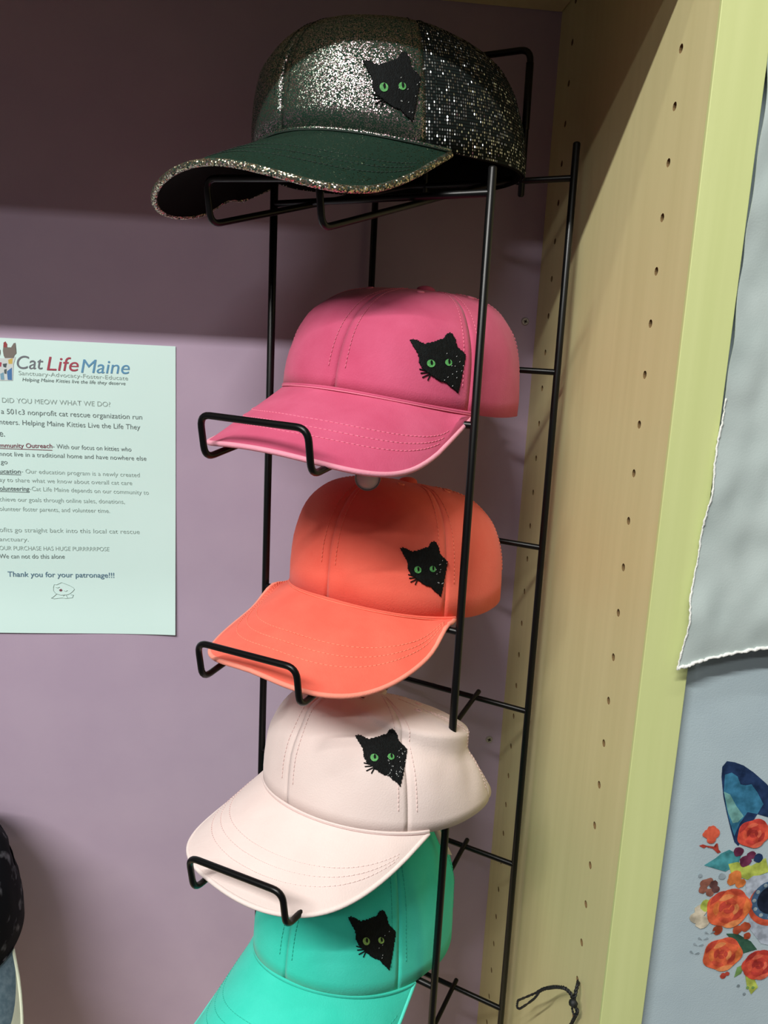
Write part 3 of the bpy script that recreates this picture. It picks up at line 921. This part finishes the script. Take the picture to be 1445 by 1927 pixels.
vs, fs = [], []
NX, NZ = 24, 30
def paper_y(x, z):
    """sheet stands off a little at its lower right corner"""
    a = max(0.0, (x + 190) / 80.0); b = max(0.0, (-150 - z) / 136.0)
    return -1.0 - 2.6 * a * a * b - .8 * math.sin((x + 325) / 40.0) * b
for i in range(NX + 1):
    for j in range(NZ + 1):
        x = -325 + 216 * i / NX; z = -286 + 274 * j / NZ - .006 * (x + 325) * 0
        vs.append(W(x, paper_y(x, z), z))
for i in range(NX):
    for j in range(NZ):
        a = i * (NZ + 1) + j
        fs.append((a, a + NZ + 1, a + NZ + 2, a + 1))
sheet = own(mesh_obj('sheet', vs, fs, MAT_PAPER), notice)
sheet.modifiers.new('t', 'SOLIDIFY').thickness = .0003; crisp(sheet)

INK = {'grey2': plain('ink_grey', (112, 116, 124)), 'red': plain('ink_red', (166, 66, 84)), 'blue': plain('ink_blue', (92, 148, 186)),
       'pale': plain('ink_pale', (160, 178, 174)), 'mid': plain('ink_mid', (112, 126, 126)), 'maroon': plain('ink_maroon', (128, 72, 86)), 'slate': plain('ink_slate', (92, 124, 146))}


def text_part(body, x0, z0, x1, z1, h, ink, style):
    cu_ = bpy.data.curves.new('t', 'FONT'); cu_.body = body; cu_.size = 1.0
    cu_.offset = (.0 if h > 8 else .008) if style in (1, 3) else -.004
    if style in (1, 2): cu_.shear = .18 if style == 2 or h > 8 else 0
    to = bpy.data.objects.new('t', cu_); COL.objects.link(to)
    d_ = bpy.context.evaluated_depsgraph_get()
    me = bpy.data.meshes.new_from_object(to.evaluated_get(d_), depsgraph=d_)
    bpy.data.objects.remove(to, do_unlink=True); bpy.data.curves.remove(cu_)
    xs = [v.co.x for v in me.vertices]; xa, xb = min(xs), max(xs)
    capz = .72 if any(c.isupper() or c in 'bdfhklt' for c in body) else .52
    for v in me.vertices:
        fx = (v.co.x - xa) / (xb - xa)
        X = x0 + (x1 - x0) * fx; Z = z0 + (z1 - z0) * fx + v.co.y / capz * h
        v.co = W(X, paper_y(X, Z) - .35, Z)
    o = bpy.data.objects.new('printed_text', me); COL.objects.link(o)
    me.materials.clear(); me.materials.append(INK[ink])
    own(o, notice)
    if style == 3:
        own(bm_obj('printed_underline', box_bm(W(x0, paper_y(x0, z0) - .36, z0 - 1.1), W(x1, paper_y(x1, z1) - .3, z0 - .6)), INK[ink]), notice)


for row in TEXT_LINES: text_part(*row)


def flat_poly(name, pts, y, mat, root, fn=None):
    bm = bmesh.new()
    vv = [bm.verts.new(W(x, (fn(x, z) if fn else 0) + y, z)) for x, z in pts]
    fc = bm.faces.new(vv)
    bmesh.ops.triangulate(bm, faces=[fc])
    return own(bm_obj(name, bm, mat), root)


LC = {'greycat': (120, 112, 106), 'redear': (150, 62, 66), 'body': (206, 214, 214), 'yellow': (206, 178, 92), 'rd': (172, 62, 84), 'bl': (70, 118, 172), 'bl2': (120, 164, 186), 'dk': (70, 84, 90), 'dk2': (84, 96, 98), 'brow': (110, 84, 66)}
for i, (k, pts) in enumerate(LOGO.items()):
    flat_poly('printed_logo_piece', pts, -.3 - .03 * i, plain('ink_' + k, LC[k]), notice, paper_y)
for k, pts in KITTEN.items():
    own(tube_obj('printed_kitten_line', [W(x, paper_y(x, z) - .25, z) for x, z in pts], .00022, INK['pale'], None, 5), notice)
flat_poly('printed_kitten_mouth', KITTEN_MOUTH, -.35, INK['maroon'], notice, paper_y)

# ---------------------------------------------------------------- cloths hanging in the next bay
MAT_CLOTH = mottled('print_cloth', (176, 194, 202), (182, 200, 207), scale=(30, 30, 30), rough=.65, bump=.15, bscale=900, spec=.3)
MAT_SATIN = mottled('white_satin', (176, 190, 188), (184, 197, 195), scale=(30, 30, 30), rough=.42, bump=.1, bscale=900, spec=.5)
banner = empty('printed_banner', W(420, -302, -800)); tag(banner, 'pale grey cloth banner printed with a watercolour cat and orange roses', 'banner')


def by(x, z):
    return -300 + 1.0 * math.sin((x - 255) / 60.0) * min(1, max(0, (x - 255) / 50.0)) + .8 * math.sin(z / 90.0)


vs, fs = [], []
NX, NZ = 40, 60
for i in range(NX + 1):
    for j in range(NZ + 1):
        x = 253.2 + 340 * i / NX; z = -800 + 1085 * j / NZ
        vs.append(W(x, by(x, z), z))
for i in range(NX):
    for j in range(NZ):
        a = i * (NZ + 1) + j
        fs.append((a, a + NZ + 1, a + NZ + 2, a + 1))
o = own(mesh_obj('cloth', vs, fs, MAT_CLOTH), banner); o.modifiers.new('t', 'SOLIDIFY').thickness = .0005; crisp(o)
INKS = {'navy': (26, 48, 86), 'teal': (50, 116, 150), 'seafoam': (116, 172, 168), 'tealleaf': (66, 142, 150), 'lime': (178, 192, 84), 'darkgreen': (46, 84, 66), 'green': (112, 150, 84), 'palelav': (176, 186, 200),
        'redbrown': (170, 62, 48), 'plum': (104, 42, 72), 'mist': (150, 166, 174), 'cream': (206, 196, 172), 'amber': (216, 122, 62), 'bud': (216, 92, 66), 'brown': (146, 92, 76), 'dkbrown': (96, 62, 60), 'rust': (170, 72, 44)}


def wc(name, rgb):                                   # watercolour ink: the pigment itself is blotchy
    lo_ = tuple(max(0, int(c * .82)) for c in rgb); hi_ = tuple(min(255, int(c * 1.06 + 12)) for c in rgb)
    return mottled('watercolour_' + name, lo_, hi_, scale=(130, 130, 130), rough=.7, detail=3, spec=.2, lo=.35, hi=.65)


WC = {k: wc(k, v) for k, v in INKS.items()}
lay_i = 0


def on_cloth(name, pts, mat, lift):
    return flat_poly(name, pts, -lift, mat, banner, by)


def petal(cx, cz, r, a, w, r0, r1):
    """petal outline between radii r0 and r1 around angle a"""
    pts = []
    for i in range(9):
        t = -1 + 2 * i / 8
        pts.append((cx + math.cos(a + t * w) * r * (r1 * (1 - .12 * t * t)), cz + math.sin(a + t * w) * r * (r1 * (1 - .12 * t * t))))
    for i in range(9):
        t = 1 - 2 * i / 8
        pts.append((cx + math.cos(a + t * w * .85) * r * (r0 * (1 + .25 * t * t)), cz + math.sin(a + t * w * .85) * r * (r0 * (1 + .25 * t * t))))
    return pts


for n_, (nm, c_, pts) in enumerate(PRINT_POLYS):
    on_cloth('printed_' + nm.split('_')[0], pts, WC[c_], .45 + .03 * n_)
for x, z, r, c_ in PRINT_DOTS:
    k = 14
    rr = random.Random(int(x * 10))
    on_cloth('printed_blossom' if r > 2.4 else 'printed_dot', [(x + math.cos(2 * math.pi * i / k) * r * rr.uniform(.86, 1.1), z + math.sin(2 * math.pi * i / k) * r * rr.uniform(.86, 1.1)) for i in range(k)], WC[c_], .85 + .001 * (x % 50))
ex, ez, er = PRINT_EYE
k = 30
circ = lambda r, dz=0: [(ex + math.cos(2 * math.pi * i / k) * r, ez + dz + math.sin(2 * math.pi * i / k) * r) for i in range(k)]
on_cloth('printed_eye_ring', circ(er * 1.12, -3), wc('eyeorange', (206, 84, 56)), .95)
on_cloth('printed_eye_ring', circ(er), wc('eyeblue', (66, 96, 128)), 1.0)
on_cloth('printed_eye', circ(er * .72), wc('eyeblack', (22, 32, 52)), 1.05)
for i in range(12):
    a = 2 * math.pi * i / 12
    cx, cz = ex + math.cos(a) * er * .86, ez + math.sin(a) * er * .86
    on_cloth('printed_eye_scroll', [(cx + math.cos(t) * 1.5, cz + math.sin(t) * 1.5) for t in [2 * math.pi * q / 10 for q in range(10)]], WC['mist'], 1.1)
shades = {'o': [(226, 120, 62), (222, 98, 60), (206, 80, 56), (230, 140, 84), (190, 66, 50)], 'r': [(222, 88, 62), (210, 74, 56), (196, 62, 52), (226, 104, 78), (172, 50, 46)]}
ROSE_M = {k: [wc('rose_%s%d' % (k, i), c) for i, c in enumerate(v)] for k, v in shades.items()}
for x, z, r, c_ in PRINT_ROSES:
    rr = random.Random(int(x * 7 + z))
    ms = ROSE_M[c_]
    k = 36
    on_cloth('printed_rose', [(x + math.cos(2 * math.pi * i / k) * r * (1 + .05 * math.cos(5 * 2 * math.pi * i / k + z)), z + math.sin(2 * math.pi * i / k) * r * .9 * (1 + .05 * math.cos(5 * 2 * math.pi * i / k + z))) for i in range(k)], ms[1], 1.2)
    L_ = 1.24
    for ring, (r0, r1, cnt) in enumerate(((.66, .97, 5), (.42, .70, 5), (.22, .46, 4), (.05, .26, 3))):
        for i in range(cnt):
            L_ += .012
            on_cloth('printed_petal', petal(x, z, r, 2 * math.pi * i / cnt + ring * .7 + rr.uniform(-.15, .15), math.pi / cnt * .92, r0, r1), ms[(i * 2 + ring) % 5 if ring < 3 else 4], L_)
for i, (x, z) in enumerate(SPRIG):
    for s in (-1, 1):
        pts = petal(x, z, 4.2, (2.4 if s > 0 else .2) + .1 * i, .22, .1, 1.0)
        on_cloth('printed_sprig_leaf', pts, WC['mist'], .9)

# white satin cloth hanging in front of it, hemmed and flaring out over the panel edge
satin = empty('satin_cloth', W(420, -316, -190)); tag(satin, 'plain white satin cloth with frayed hem, over the printed banner', 'cloth')


def sat(x, s):
    """x fraction 0..1 across, s 0 bottom .. 1 top -> point (mm)"""
    zt = 288
    zbot = -189 + 26 * (1 - math.exp(-x * 5.0)) - 6 * x
    z = zbot + (zt - zbot) * s
    flare = max(0.0, 1 - (z + 190) / 165.0) ** 1.2
    x0 = 252.3 - 11.8 * flare + .5 * math.sin(z / 7.0)
    X = x0 + 330 * x
    y = -309.0 - 7.5 * flare - 4.5 * math.sin(x * 11 + z / 120.0) * min(1, x * 6) * .8
    y += -3.6 * noise.noise(Vector((X / 34.0, z / 45.0, 3.3))) - 1.5 * noise.noise(Vector((X / 14.0, z / 18.0, 1.3)))
    return W(X, min(y, -305.5), z)


vs, fs = [], []
NX, NZ = 90, 120
for i in range(NX + 1):
    for j in range(NZ + 1): vs.append(sat((i / NX) ** 1.3, j / NZ))
for i in range(NX):
    for j in range(NZ):
        a = i * (NZ + 1) + j
        fs.append((a, a + NZ + 1, a + NZ + 2, a + 1))
o = own(mesh_obj('cloth', vs, fs, MAT_SATIN), satin); o.modifiers.new('t', 'SOLIDIFY').thickness = .0005; crisp(o)
MAT_HEM = mottled('frayed_hem', (228, 230, 226), (238, 240, 236), scale=(500, 500, 500), rough=.9, bump=.5, bscale=900)
pts = [sat(0, j / 260) + Vector((.0004 * random.uniform(-1, 1), -.0004, 0)) for j in range(0, 92)]
own(tube_obj('side_hem', pts, [.0006 * random.uniform(.7, 1.3) for _ in pts], MAT_HEM, None, 6), satin)
pts = [sat((i / 160) ** 1.3, 0) + Vector((0, -.0006, .0008 + .0006 * random.uniform(-1, 1))) for i in range(0, 161)]
own(tube_obj('bottom_hem', pts, [.0011 * random.uniform(.7, 1.3) for _ in pts], MAT_HEM, None, 6), satin)

# ---------------------------------------------------------------- braided black cord in a shelf-pin hole
cord = empty('braided_cord', W(XP - 2, -260.5, -460)); tag(cord, 'knotted black braided cord with a loop, hanging from a shelf pin hole', 'cord')
MAT_CORD = mottled('cord_black', (10, 11, 12), (34, 36, 38), scale=(600, 600, 600), rough=.6)


def braid(path, rad, turns):
    path = [Vector(p) for p in path]
    dense = fillet(path, 12, 8)
    fine = []
    for a, b in zip(dense, dense[1:]):
        n = max(1, int((b - a).length / 1.2))
        for k in range(n): fine.append(a + (b - a) * k / n)
    fine.append(dense[-1])
    L = 0
    strands = []
    for ph in (0, math.pi):
        pts = []; L = 0
        for i, q in enumerate(fine):
            t = (fine[min(i + 1, len(fine) - 1)] - fine[max(i - 1, 0)]).normalized()
            ref = Vector((1, 0, 0)) if abs(t.x) < .8 else Vector((0, 1, 0))
            n1 = (ref - t * ref.dot(t)).normalized(); n2 = t.cross(n1)
            if i: L += (fine[i] - fine[i - 1]).length
            a = L / turns * 2 * math.pi + ph
            pts.append(W(*(q + (n1 * math.cos(a) + n2 * math.sin(a)) * rad * .8)))
        strands.append(pts)
    for s in strands: own(tube_obj('cord_strand', s, rad / 1000.0, MAT_CORD, None, 6), cord)


braid([(225.0, -255.4, -464.3), (219.0, -269.5, -455.0), (216.0, -273.9, -457.9), (215.0, -274.1, -466.6)], .85, 5)
braid([(215.0, -274.1, -466.6), (213.0, -273.4, -459.6), (209.0, -270.4, -457.1), (205.0, -262.4, -463.0), (202.0, -246.7, -478.4), (201.0, -237.5, -489.6)], .85, 5)
braid([(201.0, -237.5, -489.6), (200.0, -227.7, -500.6), (199.0, -211.6, -518.2), (199.0, -197.6, -533.2), (199.0, -197.1, -540.2), (199.0, -203.9, -535.7), (200.0, -216.4, -520.3), (200.0, -234.2, -498.3), (201.0, -239.5, -488.6)], .6, 4)
braid([(215.0, -274.1, -466.6), (216.0, -277.6, -468.1), (217.0, -279.0, -469.9), (217.0, -274.3, -479.9), (217.0, -268.2, -492.2), (217.0, -266.7, -507.1)], .85, 5)
braid([(215.0, -274.1, -466.6), (215.0, -272.3, -472.3), (215.0, -276.6, -474.1), (216.0, -280.6, -471.9)], .5, 4)
CORD_KNOT =  (214.0, -276.5, -464.7)
bm = bmesh.new(); bmesh.ops.create_icosphere(bm, subdivisions=2, radius=.0032)
for v in bm.verts: v.co = v.co * (1 + .25 * noise.noise(v.co * 900)) + W(*CORD_KNOT)
own(bm_obj('cord_knot', bm, MAT_CORD, None, True), cord)
